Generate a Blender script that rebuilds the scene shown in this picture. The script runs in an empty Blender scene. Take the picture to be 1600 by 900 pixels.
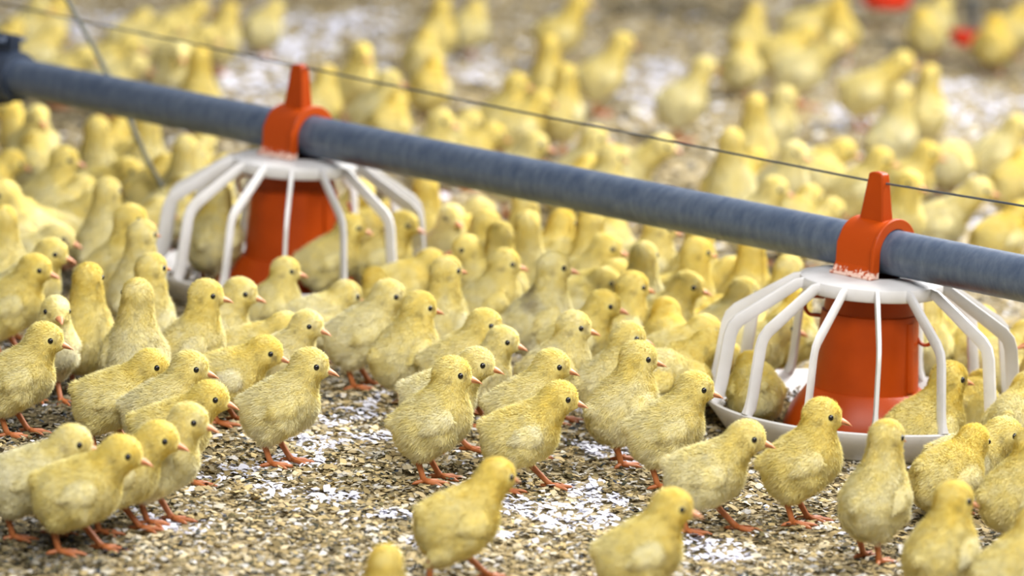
import bpy, math, random
import numpy as np
from mathutils import Matrix, Vector

scene = bpy.context.scene
COL = scene.collection
rng = np.random.default_rng(7)
MM = 0.001

# ------------------------------------------------------------------ pose table (pure maths, millimetres)
# pitch, body height, neck elevation, neck length, head pitch, (left foot x, right foot x), sitting
POSES = {
    'A': (27, 50, 80, 22, -6, (9, -6), 0),
    'B': (20, 49, 62, 23, -8, (10, -6), 0),
    'W': (10, 48, 48, 25, -8, (28, -14), 0),
    'W2': (6, 50, 50, 27, -6, (34, -26), 0),
    'W3': (10, 47, 44, 24, -9, (18, -12), 0),
    'T': (46, 51, 86, 32, 2, (4, -2), 0),
    'U': (28, 51, 84, 31, -4, (6, -5), 0),
    'L': (6, 41, 36, 22, -12, (8, -6), 0),
    'P': (-4, 43, -20, 26, -48, (6, -6), 0),
    'R': (4, 29, 18, 18, -25, (4, 4), 1),
    'V': (14, 50, 62, 33, -4, (8, -6), 0),
    'Y': (8, 49, 42, 40, -4, (12, -8), 0),
    'S': (14, 30, 74, 24, -4, (4, 4), 1),
}
def skeleton(pose, yaw):
    pitch, hb, ne, nl, hp, feet, sit = POSES[pose]
    p, n, h, y = (math.radians(v) for v in (pitch, ne, hp, yaw))
    C = np.array((0.0, 0.0, hb))
    u = np.array((math.cos(p), 0, math.sin(p)))
    w = np.array((-math.sin(p), 0, math.cos(p)))
    NB = C + 16 * u + 10 * w
    yn = y * 0.5
    nd = np.array((math.cos(n) * math.cos(yn), math.cos(n) * math.sin(yn), math.sin(n)))
    H = NB + nl * nd
    hd = np.array((math.cos(h) * math.cos(y), math.cos(h) * math.sin(y), math.sin(h)))
    hs = np.array((-math.sin(y), math.cos(y), 0.0))
    hu = np.cross(hd, hs)
    return dict(C=C, u=u, w=w, NB=NB, nd=nd, H=H, hd=hd, hs=hs, hu=hu, feet=feet, sit=sit, hb=hb)

# ------------------------------------------------------------------ materials
def mat(name):
    m = bpy.data.materials.new(name)
    m.use_nodes = True
    nt = m.node_tree
    nt.nodes.clear()
    out = nt.nodes.new('ShaderNodeOutputMaterial')
    return m, nt, out
def nd_(nt, typ, **kw):
    n = nt.nodes.new(typ)
    for k, v in kw.items():
        if k in n.inputs.keys():
            n.inputs[k].default_value = v
        else:
            setattr(n, k, v)
    return n
def ramp(nt, stops):
    r = nt.nodes.new('ShaderNodeValToRGB')
    els = r.color_ramp.elements
    while len(els) < len(stops):
        els.new(0.5)
    for e, (pos, col) in zip(els, stops):
        e.position = pos
        e.color = (*col, 1)
    return r
def simple(name, col, rough=0.5, metal=0.0, spec=0.5, noise=None):
    m, nt, out = mat(name)
    b = nd_(nt, 'ShaderNodeBsdfPrincipled')
    b.inputs['Base Color'].default_value = (*col, 1)
    b.inputs['Roughness'].default_value = rough
    b.inputs['Metallic'].default_value = metal
    b.inputs['Specular IOR Level'].default_value = spec
    if noise:
        sc, col2 = noise
        tc = nd_(nt, 'ShaderNodeTexCoord')
        n = nd_(nt, 'ShaderNodeTexNoise', Scale=sc, Detail=4.0)
        nt.links.new(tc.outputs['Object'], n.inputs['Vector'])
        r = ramp(nt, [(0.35, col), (0.7, col2)])
        nt.links.new(n.outputs['Fac'], r.inputs['Fac'])
        nt.links.new(r.outputs['Color'], b.inputs['Base Color'])
    nt.links.new(b.outputs[0], out.inputs[0])
    return m

def down_material():
    m, nt, out = mat('yellow_down')
    at = nd_(nt, 'ShaderNodeAttribute', attribute_name='tint')
    oi = nd_(nt, 'ShaderNodeObjectInfo')
    add = nd_(nt, 'ShaderNodeMath', operation='MULTIPLY_ADD')
    nt.links.new(oi.outputs['Random'], add.inputs[0])
    add.inputs[1].default_value = 0.34
    nt.links.new(at.outputs['Fac'], add.inputs[2])
    r = ramp(nt, [(0.0, (0.92, 0.89, 0.72)), (0.3, (0.93, 0.875, 0.57)), (0.62, (0.93, 0.825, 0.35)), (1.0, (0.91, 0.745, 0.17))])
    sa = nd_(nt, 'ShaderNodeAttribute', attribute_name='soil')
    sm = nd_(nt, 'ShaderNodeMix', data_type='RGBA')
    sm.inputs[7].default_value = (0.20, 0.13, 0.07, 1)
    nt.links.new(sa.outputs['Fac'], sm.inputs[0])
    nt.links.new(r.outputs['Color'], sm.inputs[6])
    nt.links.new(add.outputs[0], r.inputs['Fac'])
    d = nd_(nt, 'ShaderNodeBsdfDiffuse')
    t = nd_(nt, 'ShaderNodeBsdfTranslucent')
    mx = nd_(nt, 'ShaderNodeMixShader')
    mx.inputs[0].default_value = 0.30
    nt.links.new(sm.outputs[2], d.inputs['Color'])
    nt.links.new(sm.outputs[2], t.inputs['Color'])
    nt.links.new(d.outputs[0], mx.inputs[1])
    nt.links.new(t.outputs[0], mx.inputs[2])
    nt.links.new(mx.outputs[0], out.inputs[0])
    return m
M_DOWN = down_material()
M_EYE = simple('black_eye', (0.006, 0.005, 0.005), 0.12)
M_BEAK = simple('pink_beak', (0.54, 0.21, 0.085), 0.45, noise=(180.0, (0.64, 0.31, 0.16)))
M_LEG = simple('orange_leg', (0.33, 0.092, 0.02), 0.5, noise=(140.0, (0.40, 0.135, 0.04)))
M_WHITE = simple('white_plastic', (0.66, 0.65, 0.645), 0.4, noise=(30.0, (0.58, 0.565, 0.54)))
M_ORANGE = simple('orange_plastic', (0.37, 0.047, 0.0015), 0.4, spec=0.2, noise=(22.0, (0.30, 0.037, 0.0012)))
M_RED = simple('red_plastic', (0.72, 0.035, 0.01), 0.35)
M_WIRE = simple('steel_wire', (0.13, 0.14, 0.15), 0.45, 0.7)
M_CORD = simple('grey_cord', (0.11, 0.115, 0.09), 0.8, noise=(200.0, (0.16, 0.16, 0.12)))
M_COUPLING = simple('dark_steel', (0.035, 0.05, 0.085), 0.5, 0.5, noise=(40.0, (0.07, 0.09, 0.13)))

def clamp_material():
    m, nt, out = mat('scuffed_orange_plastic')
    b = nd_(nt, 'ShaderNodeBsdfPrincipled', Roughness=0.4)
    b.inputs['Specular IOR Level'].default_value = 0.25
    tc = nd_(nt, 'ShaderNodeTexCoord')
    sep = nd_(nt, 'ShaderNodeSeparateXYZ')
    nt.links.new(tc.outputs['Object'], sep.inputs[0])
    n = nd_(nt, 'ShaderNodeTexNoise', Scale=260.0, Detail=5.0)
    nt.links.new(tc.outputs['Object'], n.inputs['Vector'])
    mr = nd_(nt, 'ShaderNodeMapRange')
    mr.inputs['From Min'].default_value = -0.012
    mr.inputs['From Max'].default_value = -0.021
    mr.inputs['To Min'].default_value = 0.0
    mr.inputs['To Max'].default_value = 0.34
    nt.links.new(sep.outputs['Z'], mr.inputs['Value'])
    a = nd_(nt, 'ShaderNodeMath', operation='ADD')
    nt.links.new(n.outputs['Fac'], a.inputs[0])
    nt.links.new(mr.outputs[0], a.inputs[1])
    r = ramp(nt, [(0.72, (0.40, 0.052, 0.002)), (0.82, (0.78, 0.55, 0.45))])
    nt.links.new(a.outputs[0], r.inputs['Fac'])
    nt.links.new(r.outputs['Color'], b.inputs['Base Color'])
    nt.links.new(b.outputs[0], out.inputs[0])
    return m
M_CLAMP = clamp_material()

def pipe_material():
    m, nt, out = mat('galvanised_steel')
    b = nd_(nt, 'ShaderNodeBsdfPrincipled', Metallic=0.25, Roughness=0.42)
    tc = nd_(nt, 'ShaderNodeTexCoord')
    mp = nd_(nt, 'ShaderNodeMapping')
    mp.inputs['Scale'].default_value = (110, 45, 45)
    nt.links.new(tc.outputs['Object'], mp.inputs['Vector'])
    n = nd_(nt, 'ShaderNodeTexNoise', Scale=1.0, Detail=6.0, Roughness=0.65)
    nt.links.new(mp.outputs[0], n.inputs['Vector'])
    r = ramp(nt, [(0.3, (0.055, 0.08, 0.135)), (0.55, (0.10, 0.13, 0.185)), (0.8, (0.16, 0.19, 0.24))])
    nt.links.new(n.outputs['Fac'], r.inputs['Fac'])
    nt.links.new(r.outputs['Color'], b.inputs['Base Color'])
    nt.links.new(b.outputs[0], out.inputs[0])
    return m
M_PIPE = pipe_material()

def floor_material():
    m, nt, out = mat('powdered_litter_floor')
    b = nd_(nt, 'ShaderNodeBsdfDiffuse')
    tc = nd_(nt, 'ShaderNodeTexCoord')
    n = nd_(nt, 'ShaderNodeTexNoise', Scale=95.0, Detail=6.0, Roughness=0.7)
    nt.links.new(tc.outputs['Object'], n.inputs['Vector'])
    r = ramp(nt, [(0.36, (0.06, 0.052, 0.03)), (0.44, (0.27, 0.215, 0.12)), (0.56, (0.42, 0.345, 0.20)), (0.68, (0.55, 0.52, 0.45))])
    nt.links.new(n.outputs['Fac'], r.inputs['Fac'])
    nt.links.new(r.outputs['Color'], b.inputs['Color'])
    nt.links.new(b.outputs[0], out.inputs[0])
    return m
def colour_attr_material(name, rough=0.9):
    m, nt, out = mat(name)
    b = nd_(nt, 'ShaderNodeBsdfPrincipled', Roughness=rough)
    b.inputs['Specular IOR Level'].default_value = 0.15
    at = nd_(nt, 'ShaderNodeAttribute', attribute_name='colour')
    nt.links.new(at.outputs['Color'], b.inputs['Base Color'])
    nt.links.new(b.outputs[0], out.inputs[0])
    return m
M_FLOOR = floor_material()
M_SHAVING = colour_attr_material('wood_shaving')
M_FEED = colour_attr_material('feed_crumb')

# ------------------------------------------------------------------ mesh helpers
def new_mesh(name, V, F, material, smooth=True):
    """V n x 3, F a list of index tuples or an m x k array"""
    me = bpy.data.meshes.new(name)
    V = np.asarray(V, dtype=np.float32)
    if isinstance(F, np.ndarray):
        m, k = F.shape
        me.vertices.add(len(V)); me.vertices.foreach_set('co', V.ravel())
        me.loops.add(m * k); me.loops.foreach_set('vertex_index', F.astype(np.int32).ravel())
        me.polygons.add(m)
        me.polygons.foreach_set('loop_start', np.arange(0, m * k, k, dtype=np.int32))
        me.polygons.foreach_set('loop_total', np.full(m, k, dtype=np.int32))
        me.update(calc_edges=True)
    else:
        me.from_pydata([tuple(map(float, v)) for v in V], [], F)
        me.update()
    me.polygons.foreach_set('use_smooth', np.full(len(me.polygons), smooth, dtype=bool))
    me.materials.append(material)
    return me
def obj(name, me, parent=None, loc=None):
    o = bpy.data.objects.new(name, me)
    COL.objects.link(o)
    if parent is not None:
        o.parent = parent
    if loc is not None:
        o.location = loc
    return o
def tag(o, label, cat, group=None, kind=None):
    o['label'] = label
    o['category'] = cat
    if group:
        o['group'] = group
    if kind:
        o['kind'] = kind
    return o

class MB:
    def __init__(s):
        s.V = []; s.F = []
    def add(s, V, F):
        b = len(s.V)
        s.V += [tuple(map(float, v)) for v in V]
        s.F += [tuple(b + i for i in f) for f in F]
    def lathe(s, prof, seg=64, closed=True, centre=(0, 0, 0)):
        V = []; F = []
        n = len(prof)
        for i in range(seg):
            a = 2 * math.pi * i / seg
            for r, z in prof:
                V.append((centre[0] + r * math.cos(a), centre[1] + r * math.sin(a), centre[2] + z))
        for i in range(seg):
            j = (i + 1) % seg
            for k in range(n if closed else n - 1):
                l = (k + 1) % n
                F.append((i * n + k, j * n + k, j * n + l, i * n + l))
        s.add(V, F)
    def tube(s, pts, radii, seg=10, cap=True):
        pts = [np.array(p, float) for p in pts]
        V = []; F = []
        n = len(pts)
        ref = None
        for i, p in enumerate(pts):
            t = pts[min(i + 1, n - 1)] - pts[max(i - 1, 0)]
            t = t / (np.linalg.norm(t) + 1e-12)
            if ref is None:
                ref = np.array((0, 0, 1.0)) if abs(t[2]) < 0.9 else np.array((1.0, 0, 0))
            a = np.cross(t, ref); a /= np.linalg.norm(a) + 1e-12
            b = np.cross(a, t); ref = b
            r = radii[i] if hasattr(radii, '__len__') else radii
            for k in range(seg):
                q = 2 * math.pi * k / seg
                V.append(p + r * (math.cos(q) * a + math.sin(q) * b))
        for i in range(n - 1):
            for k in range(seg):
                l = (k + 1) % seg
                F.append((i * seg + k, i * seg + l, (i + 1) * seg + l, (i + 1) * seg + k))
        if cap:
            F.append(tuple(range(seg))[::-1]); F.append(tuple((n - 1) * seg + k for k in range(seg)))
        s.add(V, F)
    def sweep_rect(s, pts, half, side):
        """rectangular bar along pts lying in a plane with normal `side`; half = list of (half across side, half in plane)"""
        V = []; F = []
        pts = [np.array(p, float) for p in pts]; side = np.array(side, float)
        n = len(pts)
        for i, p in enumerate(pts):
            t = pts[min(i + 1, n - 1)] - pts[max(i - 1, 0)]
            t /= np.linalg.norm(t)
            b = np.cross(side, t)
            hs, hb = half[i] if isinstance(half, list) else half
            c = 0.35
            for sx, sy in ((1, 1 - c), (1 - c, 1), (-1 + c, 1), (-1, 1 - c), (-1, -1 + c), (-1 + c, -1), (1 - c, -1), (1, -1 + c)):
                V.append(p + sx * hs * side + sy * hb * b)
        for i in range(n - 1):
            for k in range(8):
                l = (k + 1) % 8
                F.append((i * 8 + k, i * 8 + l, (i + 1) * 8 + l, (i + 1) * 8 + k))
        F.append(tuple(range(8))[::-1]); F.append(tuple((n - 1) * 8 + k for k in range(8)))
        s.add(V, F)
    def prism(s, poly, axis_pts):
        """polygon (list of 3-vectors) extruded between two offsets"""
        n = len(poly)
        a, b = np.array(axis_pts[0], float), np.array(axis_pts[1], float)
        V = [np.array(p) + a for p in poly] + [np.array(p) + b for p in poly]
        F = [tuple(range(n))[::-1], tuple(range(n, 2 * n))]
        for k in range(n):
            l = (k + 1) % n
            F.append((k, l, n + l, n + k))
        s.add(V, F)
    def box(s, lo, hi):
        x0, y0, z0 = lo; x1, y1, z1 = hi
        s.add([(x0, y0, z0), (x1, y0, z0), (x1, y1, z0), (x0, y1, z0), (x0, y0, z1), (x1, y0, z1), (x1, y1, z1), (x0, y1, z1)],
              [(3, 2, 1, 0), (4, 5, 6, 7), (0, 1, 5, 4), (1, 2, 6, 5), (2, 3, 7, 6), (3, 0, 4, 7)])
    def mesh(s, name, material, smooth=True, auto=None):
        me = new_mesh(name, s.V, s.F, material, smooth)
        if auto is not None:
            try:
                me.set_sharp_from_angle(angle=math.radians(auto))
            except Exception:
                pass
        return me
    def build(s, name, material, parent=None, loc=None, smooth=True, auto=40, bevel=0.0):
        o = obj(name, s.mesh(name, material, smooth, auto), parent, loc)
        if bevel:
            b = o.modifiers.new('bevel', 'BEVEL'); b.width = bevel; b.segments = 2; b.limit_method = 'ANGLE'; b.angle_limit = math.radians(40)
        return o
def empty(name, loc=(0, 0, 0), rz=0.0):
    o = bpy.data.objects.new(name, None)
    COL.objects.link(o)
    o.location = loc
    o.rotation_euler = (0, 0, rz)
    o.empty_display_size = 0.02
    return o

# ------------------------------------------------------------------ chick: signed distance field and surface nets
def smin(a, b, k):
    h = np.clip(0.5 + 0.5 * (b - a) / k, 0, 1)
    return b * (1 - h) + a * h - k * h * (1 - h)
def d_ellipsoid(P, c, axes, r):
    q = P - c
    l = np.stack([q @ a for a in axes], -1)
    k0 = np.linalg.norm(l / r, axis=-1)
    k1 = np.linalg.norm(l / (np.asarray(r) ** 2), axis=-1) + 1e-9
    return k0 * (k0 - 1.0) / k1
def d_cone(P, a, b, ra, rb):
    ab = b - a
    t = np.clip(((P - a) @ ab) / (ab @ ab), 0, 1)
    return np.linalg.norm(P - a - t[..., None] * ab, axis=-1) - (ra + (rb - ra) * t)

YH = np.array((0, 1.0, 0))
def foot_points(sk, side):
    fx = sk['feet'][0 if side > 0 else 1]
    y = side * 10.0
    if sk['sit']:
        return np.array((8, y, 7.0)), np.array((12.0, y, 3.0))
    hip = sk['C'] - 4 * sk['u'] - 10 * sk['w'] + np.array((0, side * 12.0, 0))
    hock = np.array((hip[0] * 0.35 + fx * 0.65 - 9.0, y * 1.05, 22.0))
    return hock, np.array((fx, y, 3.2))
def body_sdf(sk):
    C, u, w, NB, H, hd, hs, hu = (sk[k] for k in ('C', 'u', 'w', 'NB', 'H', 'hd', 'hs', 'hu'))
    def f(P):
        d = d_ellipsoid(P, C - 1 * u, (u, YH, w), (28, 22.5, 23))
        d = smin(d, d_ellipsoid(P, C + 12 * u + 0 * w, (u, YH, w), (18.5, 20, 21.5)), 6)
        d = smin(d, d_ellipsoid(P, C - 14 * u - 4 * w, (u, YH, w), (18.5, 21.5, 22.0)), 5)
        d = smin(d, d_cone(P, C - 20 * u + 8 * w, C - 29 * u + 13 * w, 11.0, 4.5), 6)
        d = smin(d, d_cone(P, NB - 3 * u - 2 * w, NB * 0.45 + H * 0.55, 17.0, 12.3), 8)
        d = smin(d, d_cone(P, NB * 0.6 + H * 0.4, H - 1.5 * hd, 12.7, 11.6), 5)
        d = smin(d, d_ellipsoid(P, H + 0.3 * hd + 0.8 * hu, (hd, hs, hu), (14.6, 11.6, 12.8)), 4)
        d = smin(d, d_cone(P, H + 4 * hd - 1.4 * hu, H + 13.4 * hd - 2.8 * hu, 9.6, 4.2), 4)
        for s in (1, -1):
            hock, ank = foot_points(sk, s)
            hip = C - 1 * u - 10 * w + np.array((0, s * 14.0, 0))
            if sk['sit']:
                d = smin(d, d_ellipsoid(P, C + np.array((-2.0, s * 14, -13.0)), (u, YH, w), (18, 9, 11)), 6)
            else:
                d = smin(d, d_cone(P, hip, hip * 0.30 + hock * 0.70, 13.0, 7.4), 3.5)
                d = smin(d, d_cone(P, hip * 0.30 + hock * 0.70, hock + np.array((1, 0, -1.0)), 7.2, 2.6), 4)
        return d
    return f
def wing_sdf(sk, s):
    C, u, w = sk['C'], sk['u'], sk['w']
    side = np.array((0, float(s), 0))
    a = C + 10 * u + 6.5 * w + side * 19.0
    b = C - 4 * u + 0.5 * w + side * 23.4
    c = C - 12.5 * u - 0.5 * w + side * 23.2
    nrm = side * 0.93 + 0.40 * w; nrm /= np.linalg.norm(nrm)
    lu = u - nrm * (u @ nrm); lu /= np.linalg.norm(lu)
    lw = np.cross(nrm, lu)
    def f(P):
        d = d_ellipsoid(P, a * 0.5 + b * 0.5 - 2.0 * w, (lu, lw, nrm), (12.8, 10.4, 6.6))
        d = smin(d, d_cone(P, b, c, 4.4, 1.6), 5)
        d = smin(d, d_ellipsoid(P, a, (lu, lw, nrm), (6.0, 6.0, 3.6)), 4)
        return d
    return f
def grad(f, P, e=0.15):
    g = np.stack([f(P + np.array(v) * e) - f(P - np.array(v) * e) for v in ((1, 0, 0), (0, 1, 0), (0, 0, 1))], -1)
    return g / (np.linalg.norm(g, axis=-1, keepdims=True) + 1e-9)
def surface_nets(f, lo, hi, h):
    lo = np.array(lo, float); n = np.ceil((np.array(hi) - lo) / h).astype(int) + 1
    ax = [lo[i] + h * np.arange(n[i]) for i in range(3)]
    G = np.stack(np.meshgrid(*ax, indexing='ij'), -1)
    D = f(G.reshape(-1, 3)).reshape(n)
    S = D < 0
    cs = np.zeros(n - 1, dtype=int)
    offs = [(i, j, k) for i in (0, 1) for j in (0, 1) for k in (0, 1)]
    sl = lambda o: tuple(slice(o[i], n[i] - 1 + o[i]) for i in range(3))
    for o in offs:
        cs += S[sl(o)]
    act = (cs > 0) & (cs < 8)
    idx = -np.ones(act.shape, dtype=int)
    ids = np.argwhere(act)
    idx[act] = np.arange(len(ids))
    P = lo + h * (ids + 0.5)
    for _ in range(3):
        d = f(P)
        P = P - np.clip(d, -h, h)[:, None] * grad(f, P) * 0.9
    F = []
    for axis in range(3):
        b, c = (axis + 1) % 3, (axis + 2) % 3
        s0 = [slice(None)] * 3; s1 = [slice(None)] * 3
        s0[axis] = slice(0, n[axis] - 1); s1[axis] = slice(1, n[axis])
        ch = S[tuple(s0)] != S[tuple(s1)]
        for e in np.argwhere(ch):
            if e[b] == 0 or e[c] == 0 or e[b] >= n[b] - 1 or e[c] >= n[c] - 1:
                continue
            q = []
            for db, dc in ((-1, -1), (0, -1), (0, 0), (-1, 0)):
                t = e.copy(); t[b] += db; t[c] += dc
                q.append(idx[tuple(t)])
            if min(q) < 0:
                continue
            F.append(q if S[tuple(e)] else q[::-1])
    return P, np.array(F)
def value_noise(P, scale, seed):
    r = np.random.default_rng(seed)
    T = r.random((16, 16, 16))
    q = P / scale + 100.0
    i = np.floor(q).astype(int); t = q - i; t = t * t * (3 - 2 * t)
    v = 0
    for a in (0, 1):
        for b in (0, 1):
            for c in (0, 1):
                wgt = (t[:, 0] if a else 1 - t[:, 0]) * (t[:, 1] if b else 1 - t[:, 1]) * (t[:, 2] if c else 1 - t[:, 2])
                v = v + wgt * T[(i[:, 0] + a) % 16, (i[:, 1] + b) % 16, (i[:, 2] + c) % 16]
    return v
def sample_surface(P, F, n, r):
    T = np.concatenate([F[:, (0, 1, 2)], F[:, (0, 2, 3)]])
    A = P[T]
    area = np.linalg.norm(np.cross(A[:, 1] - A[:, 0], A[:, 2] - A[:, 0]), axis=1)
    k = r.choice(len(T), n, p=area / area.sum())
    a, b = r.random(n), r.random(n)
    m = a + b > 1
    a[m], b[m] = 1 - a[m], 1 - b[m]
    X = A[k]
    return X[:, 0] + a[:, None] * (X[:, 1] - X[:, 0]) + b[:, None] * (X[:, 2] - X[:, 0])
def fluffy_mesh(name, f, lo, hi, h, n, sk, seed, wing=False, soil=''):
    r = np.random.default_rng(seed)
    P, F = surface_nets(f, lo, hi, h)
    u, w, H, hd, C, NB = sk['u'], sk['w'], sk['H'], sk['hd'], sk['C'], sk['NB']
    S = sample_surface(P, F, n, r)
    N = grad(f, S)
    headness = np.clip(1.25 - np.linalg.norm(S - H, axis=1) / 24.0, 0, 1)
    if wing:
        headness[:] = 0
    flow = -(u * 0.9 + np.array((0, 0, 0.35)))[None] * (1 - headness[:, None]) + (-hd * 0.8 - np.array((0, 0, 0.5)))[None] * headness[:, None]
    tan = flow - N * (flow * N).sum(1, keepdims=True)
    tan /= np.linalg.norm(tan, axis=1, keepdims=True) + 1e-9
    clump = (value_noise(S, 5.0, seed + 1)[:, None] - 0.5) * np.cross(N, tan) * 0.6
    d = N * (0.62 + 0.1 * r.standard_normal((n, 1))) + tan * 0.75 + clump + r.standard_normal((n, 3)) * 0.22
    d /= np.linalg.norm(d, axis=1, keepdims=True)
    L = (5.0 * (1 - headness) + 3.0 * headness) * r.uniform(0.7, 1.2, n)
    if wing:
        L *= 0.8
    keep = np.ones(n, bool)
    if not wing:
        face = H + 15.5 * hd - 2.4 * sk['hu']
        df = np.linalg.norm(S - face, axis=1)
        L *= np.clip((df - 1.0) / 10.0, 0.25, 1)
        for e in sk['eyes']:
            de = np.linalg.norm(S - e, axis=1)
            keep &= de > 3.0
            L *= np.clip((de - 1.5) / 6.0, 0.25, 1)
    S, N, d, L = S[keep], N[keep], d[keep], L[keep]; n = len(S)
    side = np.cross(d, N); side /= np.linalg.norm(side, axis=1, keepdims=True) + 1e-9
    rot = r.uniform(-0.9, 0.9, n)[:, None]
    wv = side * np.cos(rot) + N * np.sin(rot)
    hw = r.uniform(0.15, 0.28, n)[:, None]
    B = S - N * 0.4
    tip = B + d * L[:, None]
    mid = B + d * L[:, None] * 0.5 + N * 0.25
    SV = np.stack([B - wv * hw, B + wv * hw, mid + wv * hw * 0.8, tip, mid - wv * hw * 0.8], 1).reshape(-1, 3)
    base = len(P)
    k = np.arange(n) * 5 + base
    Q = np.stack([k, k + 1, k + 2, k + 4], 1)
    T = np.stack([k + 4, k + 2, k + 3], 1)
    V = np.concatenate([P, SV]) * MM
    me = bpy.data.meshes.new(name)
    nl = F.size + Q.size + T.size
    me.vertices.add(len(V)); me.vertices.foreach_set('co', V.astype(np.float32).ravel())
    me.loops.add(nl)
    me.loops.foreach_set('vertex_index', np.concatenate([F.ravel(), Q.ravel(), T.ravel()]).astype(np.int32))
    tot = np.concatenate([np.full(len(F), 4), np.full(len(Q), 4), np.full(len(T), 3)]).astype(np.int32)
    me.polygons.add(len(tot))
    me.polygons.foreach_set('loop_start', np.concatenate([[0], np.cumsum(tot)[:-1]]).astype(np.int32))
    me.polygons.foreach_set('loop_total', tot)
    me.update(calc_edges=True)
    me.polygons.foreach_set('use_smooth', np.ones(len(tot), bool))
    def tint(X, jit):
        hn = np.clip(1.3 - np.linalg.norm(X - H, axis=1) / 22.0, 0, 1)
        nk = np.clip(1.2 - np.linalg.norm(X - (NB * 0.5 + H * 0.5), axis=1) / 24.0, 0, 1)
        up = ((X - C) @ w) / 22.0
        t = 0.27 + 0.18 * hn + 0.20 * nk + 0.05 * np.clip(up, -1, 1) 
        t = t + (value_noise(X, 8.0, seed + 5) - 0.5) * 0.30 + (value_noise(X, 2.6, seed + 6) - 0.5) * 0.14 + jit
        return t - (0.03 if wing else 0)
    ts = tint(S, r.uniform(-0.12, 0.12, n))
    t = np.concatenate([tint(P, 0.0), np.repeat(ts, 5)])
    a = me.attributes.new('tint', 'FLOAT', 'POINT')
    a.data.foreach_set('value', np.clip(t, 0.02, 1).astype(np.float32))
    def soiled(X):
        m = np.zeros(len(X))
        wob = (value_noise(X, 3.0, 91) - 0.5) * 5.0
        spots = []
        if not wing:
            spots.append((C - 27 * u - 9 * w, 4.5, 0.45))
            for q in (1, -1):
                spots.append((H - 4.5 * hd - 3.2 * sk['hu'] + q * 12 * sk['hs'], 2.8, 0.26))
                spots.append((H + 8.2 * hd + 0.6 * sk['hu'] + q * 8 * sk['hs'], 3.4, 0.35))
            if soil == 'back': spots += [(C + 6 * u + 24 * w, 9, 0.6), (C - 2 * u + 20 * w - 14 * YH, 8, 0.55)]
            if soil == 'breast': spots += [(C + 26 * u - 8 * YH, 13, 0.7), (C + 18 * u - 16 * YH - 8 * w, 11, 0.65)]
        if soil == 'wing': spots += [(C - 8 * u - 21 * YH - 4 * w, 11, 0.55)]
        for p, rad, k in spots:
            m = np.maximum(m, k * np.clip(1.4 - (np.linalg.norm(X - p, axis=1) + wob) / rad, 0, 1))
        if soil == 'wing': m = m * (0.4 + 1.2 * (value_noise(X, 1.6, 92) > 0.5))
        return m
    so = me.attributes.new('soil', 'FLOAT', 'POINT')
    so.data.foreach_set('value', np.clip(np.concatenate([soiled(P), np.repeat(soiled(S), 5)]), 0, 1).astype(np.float32))
    # the down shades with the body's own roundness
    NP = grad(f, P)
    sl = np.repeat(N * 0.84 + 0.16 * np.cross(wv, d) * np.sign((np.cross(wv, d) * N).sum(1, keepdims=True)), 5, axis=0)
    sl += np.repeat(r.normal(0, 0.17, (n, 3)) + (np.stack([value_noise(S, 4.0, seed + 40 + q) for q in range(3)], 1) - 0.5) * 0.5, 5, axis=0)
    sl /= np.linalg.norm(sl, axis=1, keepdims=True)
    me.normals_split_custom_set_from_vertices(np.concatenate([NP, sl]).astype(np.float32))
    me.materials.append(M_DOWN)
    return me
def beak_mesh(sk):
    H, hd, hs, hu = sk['H'], sk['hd'], sk['hs'], sk['hu']
    b = H + 14.0 * hd - 2.6 * hu
    mb = MB()
    seg = 10
    for part in (0, 1):                                  # upper and lower mandible
        V = []; F = []
        rings = 7
        for i in range(rings):
            t = i / (rings - 1)
            L = 13.6 if part == 0 else 11.4
            x = -2.0 + L * t
            hw = 4.8 * (1 - t) ** 0.75 + 0.4
            up = (4.6 * (1 - t) ** 0.8 + 0.35) if part == 0 else 0.15
            dn = 0.15 if part == 0 else (2.8 * (1 - t) ** 0.8 + 0.25)
            z0 = 0.2 - 2.2 * t ** 2.0 - (1.0 * max(0, t - 0.75) * 4 * 0.4 if part == 0 else 0)
            for k in range(seg):
                q = 2 * math.pi * k / seg
                zz = math.sin(q) * (up if math.sin(q) > 0 else dn)
                V.append((b + hd * x + hs * hw * math.cos(q) + hu * (z0 + zz)) * MM)
        for i in range(rings - 1):
            for k in range(seg):
                l = (k + 1) % seg
                F.append((i * seg + k, i * seg + l, (i + 1) * seg + l, (i + 1) * seg + k))
        F.append(tuple(range(seg))[::-1]); F.append(tuple((rings - 1) * seg + k for k in range(seg)))
        mb.add(V, F)
    return mb.mesh('beak', M_BEAK)
def eye_mesh(c):
    mb = MB()
    prof = [(max(1e-6, 2.6 * math.cos(a)) * MM, 2.6 * math.sin(a) * MM) for a in np.linspace(-math.pi / 2, math.pi / 2, 11)]
    mb.lathe(prof, 14, closed=False, centre=c * MM)
    return mb.mesh('eye', M_EYE)
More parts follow.
